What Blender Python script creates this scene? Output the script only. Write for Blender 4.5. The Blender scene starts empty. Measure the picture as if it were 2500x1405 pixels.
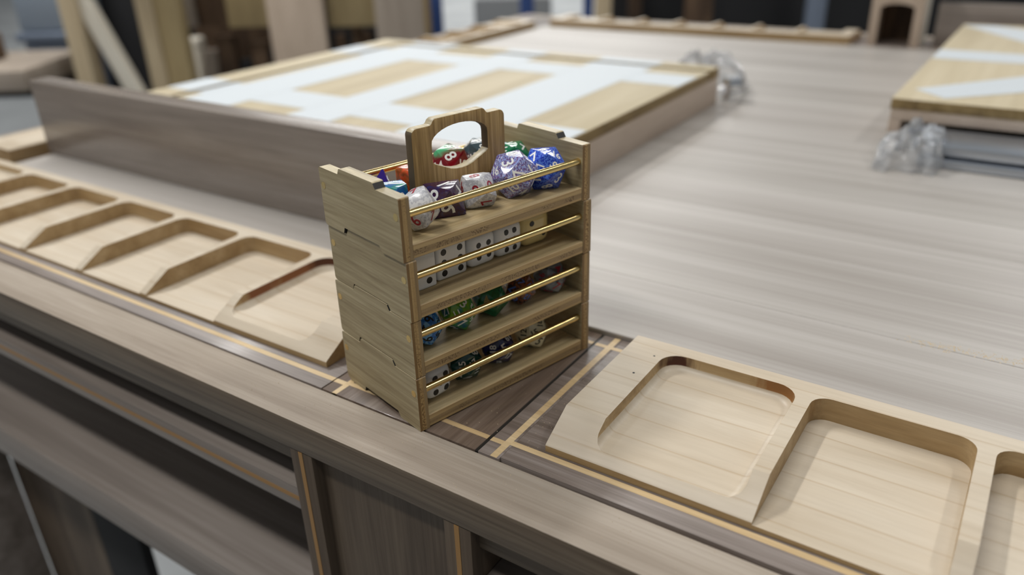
import bpy, bmesh, math, random
import numpy as np
from mathutils import Vector, Matrix, Quaternion

# ------------------------------------------------------------------ camera, world, lights, exposure
SC = bpy.context.scene
COL = SC.collection
ZT = 0.76                                   # height of the table frame above the shop floor
MM = 0.001

cam_d = bpy.data.cameras.new('camera')
cam = bpy.data.objects.new('camera', cam_d)
COL.objects.link(cam)
cam.matrix_world = Matrix(((0.8328462, -0.2211364, 0.5074110, 0.1963),
                           (0.5527752, 0.3793435, -0.7419826, -0.2128),
                           (-0.0284037, 0.8984416, 0.4381735, 0.2088 + ZT),
                           (0, 0, 0, 1)))
cam_d.sensor_width = 36.0
cam_d.lens = 28.0
cam_d.clip_start = 0.02
cam_d.clip_end = 60
cam_d.dof.use_dof = True
cam_d.dof.focus_distance = 0.338
cam_d.dof.aperture_fstop = 5.6
SC.camera = cam

W = bpy.data.worlds.new('world')
SC.world = W
W.use_nodes = True
bgn = W.node_tree.nodes['Background']
bgn.inputs[0].default_value = (0.93, 0.97, 1.0, 1)
bgn.inputs[1].default_value = 0.19

def tube_light(name, loc, size, power, rotz=0.0, color=(1.0, 0.99, 0.965)):
    d = bpy.data.lights.new(name, 'AREA')
    d.shape = 'RECTANGLE'
    d.size, d.size_y = size
    d.energy = power
    d.color = color
    o = bpy.data.objects.new(name, d)
    o.location = loc
    o.rotation_euler = (0, 0, rotz)
    COL.objects.link(o)
    return o
# rows of ceiling tubes over the shop floor
tube_light('ceiling_tube', (-1.75, 0.75, 3.05), (0.16, 1.3), 60)
tube_light('ceiling_tube', (1.45, 1.15, 3.05), (0.16, 1.3), 22)
tube_light('ceiling_tube', (-0.5, -0.95, 3.05), (1.3, 0.16), 35)
tube_light('ceiling_tube', (-2.6, 4.4, 3.3), (0.3, 2.4), 40)
tube_light('ceiling_tube', (0.6, 4.6, 3.3), (0.3, 2.4), 36)
for dist in (8.0, 11.5, 15.5):
    tube_light('ceiling_tube', (0.196 - 0.5645 * dist, -0.213 + 0.8255 * dist, 3.4), (5.0, 0.35), 150, math.radians(34.4))

SC.view_settings.view_transform = 'Standard'
SC.view_settings.look = 'None'
SC.view_settings.exposure = 0.0
SC.view_settings.gamma = 1.0
SC.view_settings.use_curve_mapping = False

# ------------------------------------------------------------------ materials
def srgb(r, g, b):
    f = lambda c: (c / 255 / 12.92) if c / 255 <= 0.04045 else ((c / 255 + 0.055) / 1.055) ** 2.4
    return (f(r), f(g), f(b), 1)

MATS = {}
def base_mat(name):
    m = bpy.data.materials.new(name)
    m.use_nodes = True
    nt = m.node_tree
    b = nt.nodes['Principled BSDF']
    MATS[name] = m
    return m, nt, b

def plain(name, col, rough=0.5, metal=0.0, coat=0.0, spec=0.5):
    m, nt, b = base_mat(name)
    b.inputs['Base Color'].default_value = col
    b.inputs['Roughness'].default_value = rough
    b.inputs['Metallic'].default_value = metal
    b.inputs['Coat Weight'].default_value = coat
    b.inputs['Specular IOR Level'].default_value = spec
    return m

def coords(nt, scale, rnd=True):
    tc = nt.nodes.new('ShaderNodeTexCoord')
    out = tc.outputs['Object']
    if rnd:
        oi = nt.nodes.new('ShaderNodeObjectInfo')
        mul = nt.nodes.new('ShaderNodeVectorMath'); mul.operation = 'SCALE'
        mul.inputs[0].default_value = (3.1, 5.7, 2.3)
        nt.links.new(oi.outputs['Random'], mul.inputs['Scale'])
        ad = nt.nodes.new('ShaderNodeVectorMath'); ad.operation = 'ADD'
        nt.links.new(out, ad.inputs[0]); nt.links.new(mul.outputs[0], ad.inputs[1])
        out = ad.outputs[0]
    mp = nt.nodes.new('ShaderNodeMapping')
    mp.inputs['Scale'].default_value = scale
    nt.links.new(out, mp.inputs['Vector'])
    return mp.outputs[0]

def noise(nt, vec, scale, detail=4, rough=0.55, dist=0.0):
    n = nt.nodes.new('ShaderNodeTexNoise')
    n.inputs['Scale'].default_value = scale
    n.inputs['Detail'].default_value = detail
    n.inputs['Roughness'].default_value = rough
    n.inputs['Distortion'].default_value = dist
    nt.links.new(vec, n.inputs['Vector'])
    return n.outputs['Fac']

def ramp(nt, fac, stops, interp='LINEAR'):
    r = nt.nodes.new('ShaderNodeValToRGB')
    r.color_ramp.interpolation = interp
    el = r.color_ramp.elements
    while len(el) < len(stops): el.new(0.5)
    for e, (p, c) in zip(el, stops):
        e.position = p; e.color = c
    nt.links.new(fac, r.inputs['Fac'])
    return r.outputs['Color']

def mix(nt, fac, a, b, mode='MIX'):
    n = nt.nodes.new('ShaderNodeMix'); n.data_type = 'RGBA'; n.blend_type = mode
    for s, v in ((0, fac), (6, a), (7, b)):
        if isinstance(v, (int, float)): n.inputs[s].default_value = v
        elif isinstance(v, tuple): n.inputs[s].default_value = v
        else: nt.links.new(v, n.inputs[s])
    return n.outputs[2]

def grain_scale(axis, s, stretch):
    v = [s, s, s]
    v['XYZ'.index(axis)] = s / stretch
    return tuple(v)

def wood(name, dark, mid, light, axis='X', s=60.0, stretch=14.0, fine=0.35, rough=0.5, bump=0.06,
         lines=None, coat=0.0, spec=0.4, plank=0.0, fibre=9.0, coat_rough=0.1):
    m, nt, b = base_mat(name)
    v = coords(nt, grain_scale(axis, s, stretch))
    n1 = noise(nt, v, 1.0, 5, 0.6, 0.4)
    c = ramp(nt, n1, [(0.30, dark), (0.5, mid), (0.70, light)])
    v2 = coords(nt, grain_scale(axis, s * fibre, stretch * 3.0))
    n2 = noise(nt, v2, 1.0, 3, 0.6)
    f = ramp(nt, n2, [(0.33, (0.62, 0.58, 0.54, 1)), (0.58, (1, 1, 1, 1))])
    c = mix(nt, fine, c, f, 'MULTIPLY')
    if lines:                                   # growth-ring lines: (axis across, spacing m, colour, strength)
        ax, sp, lc, st = lines
        tc = coords(nt, tuple((1.0 if k == 'XYZ'.index(ax) else 0.22) / sp for k in range(3)))
        w = nt.nodes.new('ShaderNodeTexWave')
        w.wave_type = 'BANDS'; w.bands_direction = ax; w.wave_profile = 'SAW'
        w.inputs['Scale'].default_value = 0.159
        w.inputs['Distortion'].default_value = 4.5
        w.inputs['Detail'].default_value = 2.0
        w.inputs['Detail Scale'].default_value = 0.6
        nt.links.new(tc, w.inputs['Vector'])
        lf = ramp(nt, w.outputs['Fac'], [(0.90, (0, 0, 0, 1)), (0.975, (st, st, st, 1)), (1.0, (0, 0, 0, 1))])
        c = mix(nt, lf, c, lc)
    if plank:
        oi = nt.nodes.new('ShaderNodeObjectInfo')
        pv = ramp(nt, oi.outputs['Random'], [(0.0, (1 - plank, 1 - plank, 1 - plank * 1.1, 1)), (1.0, (1 + 0 * plank, 1, 1, 1))])
        c = mix(nt, 1.0, c, pv, 'MULTIPLY')
    nt.links.new(c, b.inputs['Base Color'])
    b.inputs['Roughness'].default_value = rough
    b.inputs['Specular IOR Level'].default_value = spec
    b.inputs['Coat Weight'].default_value = coat
    b.inputs['Coat Roughness'].default_value = coat_rough
    if bump:
        bp = nt.nodes.new('ShaderNodeBump')
        bp.inputs['Strength'].default_value = bump
        bp.inputs['Distance'].default_value = 0.0004
        nt.links.new(n2, bp.inputs['Height'])
        nt.links.new(bp.outputs[0], b.inputs['Normal'])
    return m

# bamboo of the dice trays
BAM = (srgb(146, 130, 98), srgb(168, 153, 119), srgb(184, 170, 137))
wood('bamboo_side', *BAM, axis='Y', s=260, stretch=16, fine=0.5, rough=0.42, fibre=4, bump=0.15)
wood('bamboo_floor', srgb(172, 150, 110), srgb(196, 175, 134), srgb(212, 193, 153), axis='X', s=220, stretch=16, fine=0.4, rough=0.42, fibre=4, bump=0.12)
wood('bamboo_handle', srgb(144, 114, 68), srgb(182, 150, 98), srgb(204, 173, 122), axis='Z', s=520, stretch=22, fine=0.75, rough=0.45, fibre=2.2, bump=0.2)

def ply_edge(name, axis, t, cols, pore_scale=1400):
    """laminated bamboo edge: three plies across local axis over thickness t, porous middle ply"""
    m, nt, b = base_mat(name)
    tc = nt.nodes.new('ShaderNodeTexCoord')
    sx = nt.nodes.new('ShaderNodeSeparateXYZ')
    nt.links.new(tc.outputs['Object'], sx.inputs[0])
    mu = nt.nodes.new('ShaderNodeMath'); mu.operation = 'MULTIPLY'; mu.inputs[1].default_value = 1.0 / t
    nt.links.new(sx.outputs['XYZ'.index(axis)], mu.inputs[0])
    a, mcol, c = cols
    band = ramp(nt, mu.outputs[0], [(0.0, a), (0.25, a), (0.28, mcol), (0.66, mcol), (0.69, c), (1.0, c)], 'LINEAR')
    pores = noise(nt, coords(nt, (pore_scale,) * 3), 1.0, 2, 0.5)
    pm = ramp(nt, pores, [(0.40, (0.32, 0.25, 0.18, 1)), (0.52, (1, 1, 1, 1))])
    blocks = noise(nt, coords(nt, (90, 90, 20)), 1.0, 1, 0.5)
    bm_ = ramp(nt, blocks, [(0.47, (0.1, 0.1, 0.1, 1)), (0.55, (0.8, 0.8, 0.8, 1))])
    mid = ramp(nt, mu.outputs[0], [(0.25, (0, 0, 0, 1)), (0.29, (1, 1, 1, 1)), (0.65, (1, 1, 1, 1)), (0.69, (0, 0, 0, 1))])
    msk = mix(nt, 1.0, mid, bm_, 'MULTIPLY')
    por = mix(nt, 1.0, band, pm, 'MULTIPLY')
    col = mix(nt, msk, band, por)
    st = noise(nt, coords(nt, grain_scale('X' if axis == 'Z' else 'Z', 900, 25)), 1.0, 3)
    stc = ramp(nt, st, [(0.35, (0.62, 0.55, 0.46, 1)), (0.6, (1, 1, 1, 1))])
    col = mix(nt, 0.5, col, stc, 'MULTIPLY')
    nt.links.new(col, b.inputs['Base Color'])
    b.inputs['Roughness'].default_value = 0.5
    return m
ply_edge('bamboo_edge_floor', 'Z', 0.006, (srgb(184, 155, 106), srgb(162, 137, 98), srgb(192, 164, 116)))
ply_edge('bamboo_edge_side', 'X', 0.005, (srgb(134, 104, 62), srgb(184, 153, 102), srgb(156, 132, 94)))
wood('bamboo_top_edge', srgb(150, 138, 112), srgb(182, 168, 136), srgb(206, 192, 158), axis='Y', s=300, stretch=10, fine=0.4, rough=0.4)
plain('laser_char', srgb(52, 50, 48), 0.6)
plain('handle_char', srgb(92, 78, 58), 0.6)
plain('brass', (0.72, 0.55, 0.24, 1), 0.22, 1.0)

# maple card trays
MAP = (srgb(184, 168, 145), srgb(197, 183, 162), srgb(207, 195, 176))
wood('maple', *MAP, axis='X', s=38, stretch=7, fine=0.16, rough=0.42, bump=0.03, lines=('Y', 0.0075, srgb(158, 128, 88), 0.40), spec=0.45)
wood('maple_cross', *MAP, axis='Y', s=38, stretch=7, fine=0.16, rough=0.42, bump=0.03, lines=('X', 0.0085, srgb(176, 140, 92), 0.5), spec=0.45)
wood('maple_cut_shaded', srgb(150, 122, 82), srgb(174, 147, 106), srgb(190, 165, 126), axis='X', s=60, stretch=6, fine=0.35, rough=0.5)  # browner upright faces: weaker light painted in, plus router burn
wood('maple_inlay', srgb(186, 158, 116), srgb(201, 175, 134), srgb(212, 189, 150), axis='X', s=90, stretch=8, fine=0.3, rough=0.35)

def burnt(name, spots):
    """router-burnt cut wall of maple: dark scorch marks around given local points (point, radius)"""
    m = MATS['maple_cut_shaded'].copy(); m.name = name; MATS[name] = m
    nt = m.node_tree
    b = nt.nodes['Principled BSDF']
    src = b.inputs['Base Color'].links[0].from_socket
    col = src
    tc = nt.nodes.new('ShaderNodeTexCoord')
    st = noise(nt, coords(nt, (500, 140, 60), False), 1.0, 3)
    for p, r, cc in spots:
        d = nt.nodes.new('ShaderNodeVectorMath'); d.operation = 'DISTANCE'
        d.inputs[1].default_value = p
        nt.links.new(tc.outputs['Object'], d.inputs[0])
        q = nt.nodes.new('ShaderNodeMath'); q.operation = 'DIVIDE'; q.inputs[1].default_value = r
        nt.links.new(d.outputs['Value'], q.inputs[0])
        a = nt.nodes.new('ShaderNodeMath'); a.operation = 'MULTIPLY_ADD'
        a.inputs[1].default_value = 1.1; a.inputs[2].default_value = -0.55
        nt.links.new(st, a.inputs[0])
        s_ = nt.nodes.new('ShaderNodeMath'); s_.operation = 'ADD'
        nt.links.new(q.outputs[0], s_.inputs[0]); nt.links.new(a.outputs[0], s_.inputs[1])
        f = ramp(nt, s_.outputs[0], [(0.45, (1, 1, 1, 1)), (1.0, (0, 0, 0, 1))])
        col = mix(nt, f, col, cc)
    nt.links.new(col, b.inputs['Base Color'])
    return m

# walnut of the table
WAL = (srgb(137, 124, 110), srgb(157, 145, 131), srgb(172, 161, 148))
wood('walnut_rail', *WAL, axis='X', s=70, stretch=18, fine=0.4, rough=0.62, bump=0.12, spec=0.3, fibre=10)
wood('walnut_rail_shaded', srgb(84, 70, 56), srgb(104, 90, 74), srgb(124, 110, 92), axis='X', s=80, stretch=20, fine=0.8, rough=0.5, bump=0.4, fibre=8)  # rail walnut with shade put into its tone, strong grain
wood('walnut_frame', srgb(92, 80, 72), srgb(122, 110, 102), srgb(148, 138, 132), axis='X', s=90, stretch=16, fine=0.7, rough=0.47, bump=0.08, spec=0.5, coat=0.07, coat_rough=0.12, fibre=10)
wood('walnut_frame_cross', srgb(84, 70, 60), srgb(108, 92, 80), srgb(128, 114, 102), axis='Y', s=90, stretch=16, fine=0.6, rough=0.32, bump=0.08, spec=0.5, coat=0.35, coat_rough=0.07, fibre=10)
wood('walnut_top', srgb(154, 147, 140), srgb(172, 166, 160), srgb(187, 182, 176), axis='X', s=26, stretch=26, fine=0.3, rough=0.40, bump=0.03, plank=0.10, spec=0.45, fibre=14)
wood('walnut_board', srgb(122, 112, 104), srgb(144, 134, 125), srgb(160, 151, 143), axis='X', s=48, stretch=16, fine=0.35, rough=0.26, bump=0.05, spec=0.6)
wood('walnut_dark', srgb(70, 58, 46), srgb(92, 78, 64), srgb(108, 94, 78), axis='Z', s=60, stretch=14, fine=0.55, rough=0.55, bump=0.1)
wood('walnut_shelf', srgb(112, 102, 94), srgb(138, 128, 120), srgb(158, 148, 140), axis='X', s=40, stretch=18, fine=0.4, rough=0.45)
plain('recess_shade', srgb(34, 32, 30), 0.4)  # near-black tone for the shade inside gaps and pin holes
plain('maple_ply', srgb(158, 118, 66), 0.55)
# plywood, beige timber, background stuff
wood('birch_ply', srgb(174, 160, 132), srgb(186, 173, 145), srgb(196, 184, 158), axis='Y', s=30, stretch=14, fine=0.2, rough=0.6, spec=0.3)
wood('birch_ply_x', srgb(172, 158, 128), srgb(184, 171, 142), srgb(194, 182, 156), axis='X', s=30, stretch=14, fine=0.25, rough=0.6, spec=0.3)
wood('ply_edge_brown', srgb(112, 92, 58), srgb(138, 116, 76), srgb(160, 138, 96), axis='Y', s=120, stretch=6, fine=0.5, rough=0.6)
wood('beige_side', srgb(176, 158, 142), srgb(190, 173, 157), srgb(200, 184, 169), axis='Y', s=24, stretch=6, fine=0.15, rough=0.55)
plain('white_strip', srgb(196, 202, 206), 0.6, spec=0.3)
wood('pine', srgb(170, 152, 122), srgb(186, 168, 138), srgb(200, 184, 154), axis='Z', s=30, stretch=10, fine=0.25, rough=0.6)
wood('pine_pale', srgb(200, 192, 176), srgb(214, 207, 192), srgb(224, 218, 204), axis='Z', s=30, stretch=10, fine=0.2, rough=0.6)
wood('ply_yellow', srgb(150, 132, 96), srgb(166, 147, 108), srgb(180, 162, 124), axis='Z', s=24, stretch=8, fine=0.2, rough=0.6)
wood('ply_pink', srgb(170, 152, 134), srgb(186, 168, 150), srgb(198, 180, 162), axis='Z', s=20, stretch=6, fine=0.15, rough=0.6)
wood('ply_taupe', srgb(138, 126, 114), srgb(152, 140, 127), srgb(164, 152, 140), axis='Z', s=20, stretch=6, fine=0.15, rough=0.6)
wood('scrap_brown', srgb(52, 38, 26), srgb(86, 66, 48), srgb(116, 94, 72), axis='Z', s=30, stretch=6, fine=0.4, rough=0.7)
plain('bin_grey', srgb(146, 158, 172), 0.5)
plain('bin_dark', srgb(112, 122, 138), 0.5)
plain('dark_void', srgb(26, 26, 28), 0.8)  # near-black for black pieces and for shade painted in cavities
plain('blue_paint', srgb(48, 72, 124), 0.5)
plain('grey_bench', srgb(128, 130, 132), 0.7)
plain('chrome', (0.80, 0.82, 0.85, 1), 0.18, 1.0)
plain('steel_bar', (0.52, 0.56, 0.62, 1), 0.35, 1.0)
plain('sawdust', srgb(206, 188, 158), 0.9)
plain('black_paint', srgb(14, 14, 15), 0.35)

def concrete():
    m, nt, b = base_mat('concrete')
    n1 = noise(nt, coords(nt, (1, 1, 1), False), 2.5, 6)
    c = ramp(nt, n1, [(0.3, srgb(134, 137, 139)), (0.7, srgb(164, 167, 168))])
    nt.links.new(c, b.inputs['Base Color'])
    b.inputs['Roughness'].default_value = 0.8
concrete()

def film():
    m, nt, b = base_mat('clear_film')
    out = nt.nodes['Material Output']
    tr = nt.nodes.new('ShaderNodeBsdfTransparent')
    gl = nt.nodes.new('ShaderNodeBsdfGlossy'); gl.inputs['Roughness'].default_value = 0.12
    df = nt.nodes.new('ShaderNodeBsdfDiffuse'); df.inputs['Color'].default_value = (0.9, 0.92, 0.95, 1)
    m1 = nt.nodes.new('ShaderNodeMixShader'); m1.inputs[0].default_value = 0.26
    m2 = nt.nodes.new('ShaderNodeMixShader')
    lw = nt.nodes.new('ShaderNodeLayerWeight'); lw.inputs[0].default_value = 0.30
    nt.links.new(tr.outputs[0], m1.inputs[1]); nt.links.new(df.outputs[0], m1.inputs[2])
    nt.links.new(lw.outputs['Fresnel'], m2.inputs[0])
    nt.links.new(m1.outputs[0], m2.inputs[1]); nt.links.new(gl.outputs[0], m2.inputs[2])
    nt.links.new(m2.outputs[0], out.inputs['Surface'])
film()

# ------------------------------------------------------------------ mesh helpers
def tag(o, label, cat=None, group=None, kind=None):
    if label: o['label'] = label
    if cat: o['category'] = cat
    if group: o['group'] = group
    if kind: o['kind'] = kind
    return o

def empty(name, loc=(0, 0, 0), rz=0.0):
    o = bpy.data.objects.new(name, None)
    o.empty_display_size = 0.02
    o.location = loc
    o.rotation_euler = (0, 0, rz)
    COL.objects.link(o)
    return o

def link_mesh(name, me, mats, parent=None, loc=(0, 0, 0), rot=None, sharp=None):
    o = bpy.data.objects.new(name, me)
    if mats is not None and not me.materials:
        for k in (mats if isinstance(mats, (list, tuple)) else [mats]):
            me.materials.append(MATS[k])
    o.location = loc
    if rot is not None:
        if len(rot) == 4:
            o.rotation_mode = 'QUATERNION'; o.rotation_quaternion = rot
        else:
            o.rotation_euler = rot
    if parent is not None: o.parent = parent
    COL.objects.link(o)
    if sharp is not None:
        for p in me.polygons: p.use_smooth = True
        me.set_sharp_from_angle(angle=math.radians(sharp))
    return o

def bm_mesh(bm, name):
    bmesh.ops.recalc_face_normals(bm, faces=bm.faces)
    me = bpy.data.meshes.new(name)
    bm.to_mesh(me); bm.free()
    return me

def box_bm(x0, x1, y0, y1, z0, z1, bev=0.0, seg=2):
    bm = bmesh.new()
    bmesh.ops.create_cube(bm, size=1)
    for v in bm.verts:
        v.co = Vector(((x0 + x1) / 2 + v.co.x * (x1 - x0), (y0 + y1) / 2 + v.co.y * (y1 - y0), (z0 + z1) / 2 + v.co.z * (z1 - z0)))
    if bev:
        bmesh.ops.bevel(bm, geom=list(bm.edges), offset=bev, segments=seg, affect='EDGES', profile=0.5)
    return bm

def box(name, r, mat, parent=None, bev=0.0, loc=(0, 0, 0), rot=None, seg=2):
    return link_mesh(name, bm_mesh(box_bm(*r, bev=bev, seg=seg), name), mat, parent, loc, rot, 40 if bev else None)

def prism_bm(pts, a0, a1, axis='X'):
    """extrude a closed 2-D outline along an axis; pts are the two other coordinates in order"""
    bm = bmesh.new()
    def P(p, a):
        if axis == 'X': return (a, p[0], p[1])
        if axis == 'Y': return (p[0], a, p[1])
        return (p[0], p[1], a)
    lo = [bm.verts.new(P(p, a0)) for p in pts]
    hi = [bm.verts.new(P(p, a1)) for p in pts]
    n = len(pts)
    bm.faces.new(lo); bm.faces.new(hi[::-1])
    for i in range(n):
        bm.faces.new((lo[i], lo[(i + 1) % n], hi[(i + 1) % n], hi[i]))
    return bm

def arc(cx, cy, r, a0, a1, n):
    return [(cx + r * math.cos(math.radians(a0 + (a1 - a0) * k / n)), cy + r * math.sin(math.radians(a0 + (a1 - a0) * k / n))) for k in range(n + 1)]

def round_rect(x0, x1, y0, y1, r):
    """r: radii for corners (x1,y1),(x0,y1),(x0,y0),(x1,y0)"""
    P = []
    for (cx, cy, a, rr) in ((x1, y1, 0, r[0]), (x0, y1, 90, r[1]), (x0, y0, 180, r[2]), (x1, y0, 270, r[3])):
        if rr <= 0: P.append((cx, cy)); continue
        sx = -1 if cx == x1 else 1
        sy = -1 if cy == y1 else 1
        P += arc(cx + sx * rr, cy + sy * rr, rr, a, a + 90, 6)
    return P

def cyl_bm(r, h, n=24, axis='Z', r2=None, z0=0.0):
    bm = bmesh.new()
    bmesh.ops.create_cone(bm, cap_ends=True, segments=n, radius1=r, radius2=r if r2 is None else r2, depth=h)
    for v in bm.verts: v.co.z += h / 2 + z0
    if axis == 'X': bmesh.ops.rotate(bm, verts=bm.verts, matrix=Matrix.Rotation(math.pi / 2, 3, 'Y'))
    if axis == 'Y': bmesh.ops.rotate(bm, verts=bm.verts, matrix=Matrix.Rotation(-math.pi / 2, 3, 'X'))
    return bm

def join_bm(dst, src):
    me = bpy.data.meshes.new('tmp'); src.to_mesh(me); src.free(); dst.from_mesh(me); bpy.data.meshes.remove(me)

# ------------------------------------------------------------------ the shop: floor and far walls
def struct(o):
    o['kind'] = 'structure'
    return o
struct(box('floor', (-18, 12, -6, 22, -0.05, 0), 'concrete'))
plain('wall_paint', srgb(120, 122, 124), 0.8)
struct(box('wall_back', (-18, 12, 22.0, 22.1, 0, 4.2), 'wall_paint'))
struct(box('wall_left', (-18.1, -18, -6, 22, 0, 4.2), 'wall_paint'))

# ------------------------------------------------------------------ the table
T = empty('gaming_table', (0, 0, 0))
tag(T, 'long walnut gaming table with maple inlay lines, the dice trays stand on it', 'table')
XL, XR = -0.715, 1.20
YB = 1.205
def tb(name, r, mat, bev=0.0, sub=None):
    x0, x1, y0, y1, z0, z1 = r
    return box(name, (x0, x1, y0, y1, z0 + ZT, z1 + ZT), mat, sub or T, bev)

# front rail: weaker light painted into its rough front face and underside
rail = tb('front_rail', (XL, XR, -0.024, 0.0017, -0.017, 0), ['walnut_rail', 'walnut_rail_shaded'], 0.0009)
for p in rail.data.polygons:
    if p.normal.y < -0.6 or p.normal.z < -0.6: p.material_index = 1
tb('back_rail', (XL, XR, YB - 0.0257, YB, -0.017, 0), 'walnut_rail', 0.0009)
tb('side_rail', (XL, XL + 0.0257, 0.0025, YB - 0.0265, -0.017, 0), 'walnut_rail', 0.0009)
# inner frame plates: left, centre block, right; thin dark gaps between them
tb('frame_plate', (XL + 0.0264, -0.0639, 0.0025, 0.1175, -0.017, 0), 'walnut_frame', 0.0002)
tb('corner_block', (-0.0631, 0.0275, 0.0024, 0.1175, -0.017, 0), 'walnut_frame_cross', 0.0002)
tb('frame_plate', (0.0291, 0.0396, 0.0024, 0.1175, -0.017, 0), 'walnut_frame', 0.0001)
tb('frame_plate', (0.0396, XR, 0.0038, 0.1175, -0.017, 0), 'walnut_frame', 0.0002)
tb('frame_plate', (XL + 0.0264, -0.5855, 0.1182, YB - 0.0264, -0.017, 0), 'walnut_frame_cross', 0.0002)
tb('frame_plate', (-0.5848, XR, 1.0625, YB - 0.0264, -0.017, 0), 'walnut_frame', 0.0002)
tb('shadow_line', (0.0275, 0.0291, 0.0024, 0.1175, -0.0165, -0.0004), 'recess_shade')  # dark strip filling the gap, its shade painted as colour
tb('sub_deck', (XL + 0.001, XR, -0.005, YB - 0.001, -0.0195, -0.0171), 'recess_shade')
# maple inlay strips, let in flush
IN = 'maple_inlay'
def inlay(x0, x1, y0, y1): tb('inlay_strip', (x0, x1, y0, y1, -0.003, 0.00006), IN)
inlay(XL + 0.03, -0.0639, 0.0098, 0.0128)
inlay(-0.0631, -0.0567, 0.0098, 0.0128)
inlay(-0.0567, -0.0537, 0.0024, 0.1175)
inlay(-0.0537, 0.0275, 0.0112, 0.0139)
inlay(0.0291, 0.0352, 0.0112, 0.0139)
inlay(0.0352, 0.0384, 0.0025, 0.1175)
inlay(0.0384, XR, 0.0128, 0.0158)
inlay(-0.0537, 0.0275, 0.1058, 0.1085)
inlay(0.0291, 0.0352, 0.1058, 0.1085)
inlay(0.0384, 0.0530, 0.1058, 0.1085)
# under the rail: recessed apron, two laminated dividers, panel, shelves
tb('apron', (XL + 0.02, -0.0612, -0.018, -0.006, -0.030, -0.0196), 'walnut_rail_shaded')
tb('apron', (0.043, XR, -0.018, -0.006, -0.030, -0.0196), 'walnut_rail_shaded')
def divider(x0, x1):
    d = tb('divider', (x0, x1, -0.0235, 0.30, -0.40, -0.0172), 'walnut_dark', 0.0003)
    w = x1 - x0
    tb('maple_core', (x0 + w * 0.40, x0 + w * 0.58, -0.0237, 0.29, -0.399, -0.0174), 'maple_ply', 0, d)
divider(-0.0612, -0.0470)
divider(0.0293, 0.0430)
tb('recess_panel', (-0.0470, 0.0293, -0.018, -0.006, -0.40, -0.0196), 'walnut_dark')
def shelf(x0, x1, z0, z1, y0=-0.018, core=True):
    s = tb('shelf', (x0, x1, y0, 0.42, z0, z1), 'walnut_shelf', 0.0004)
    if core:
        h = z1 - z0
        tb('maple_core', (x0 + 0.001, x1 - 0.001, y0 - 0.0002, 0.40, z0 + h * 0.40, z0 + h * 0.58), 'maple_ply', 0, s)
shelf(XL + 0.03, -0.0614, -0.062, -0.048)
shelf(0.0432, XR, -0.062, -0.048)
shelf(XL + 0.03, -0.0614, -0.168, -0.141, -0.020, False)
shelf(0.0432, XR, -0.168, -0.141, -0.020, False)
tb('shelf_back', (XL + 0.03, XR, 0.42, 0.432, -0.42, -0.0196), 'walnut_dark')
# legs of the table under the shelves
for (x0, x1, y0, y1) in ((-0.70, -0.6325, 0.0, 0.05), (1.1, 1.17, 0.0, 0.07), (-0.70, -0.63, 1.12, 1.19), (1.1, 1.17, 1.12, 1.19)):
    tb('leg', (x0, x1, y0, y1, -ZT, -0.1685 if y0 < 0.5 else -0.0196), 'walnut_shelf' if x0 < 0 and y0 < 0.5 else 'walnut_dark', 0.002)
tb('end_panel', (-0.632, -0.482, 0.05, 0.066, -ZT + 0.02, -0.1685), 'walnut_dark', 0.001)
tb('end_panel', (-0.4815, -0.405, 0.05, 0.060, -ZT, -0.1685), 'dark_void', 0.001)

# ------------------------------------------------------------------ table topper: planks running along the table
TP = empty('table_topper', (0, 0, ZT))
tag(TP, 'pale planked walnut topper filling the middle of the gaming table', 'table topper')
random.seed(4)
y = 0.1182
k = 0
while y < 1.0615:
    w = random.choice((0.052, 0.068, 0.083, 0.060))
    y1 = min(y + w, 1.0618)
    if 1.0618 - y1 < 0.03: y1 = 1.0618
    box('plank', (-0.5848, XR - 0.002, y, y1 - 0.00012, -0.0165, 0.0025), 'walnut_top', TP, 0.0003 if k else 0.0006, seg=1)
    y = y1; k += 1

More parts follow.
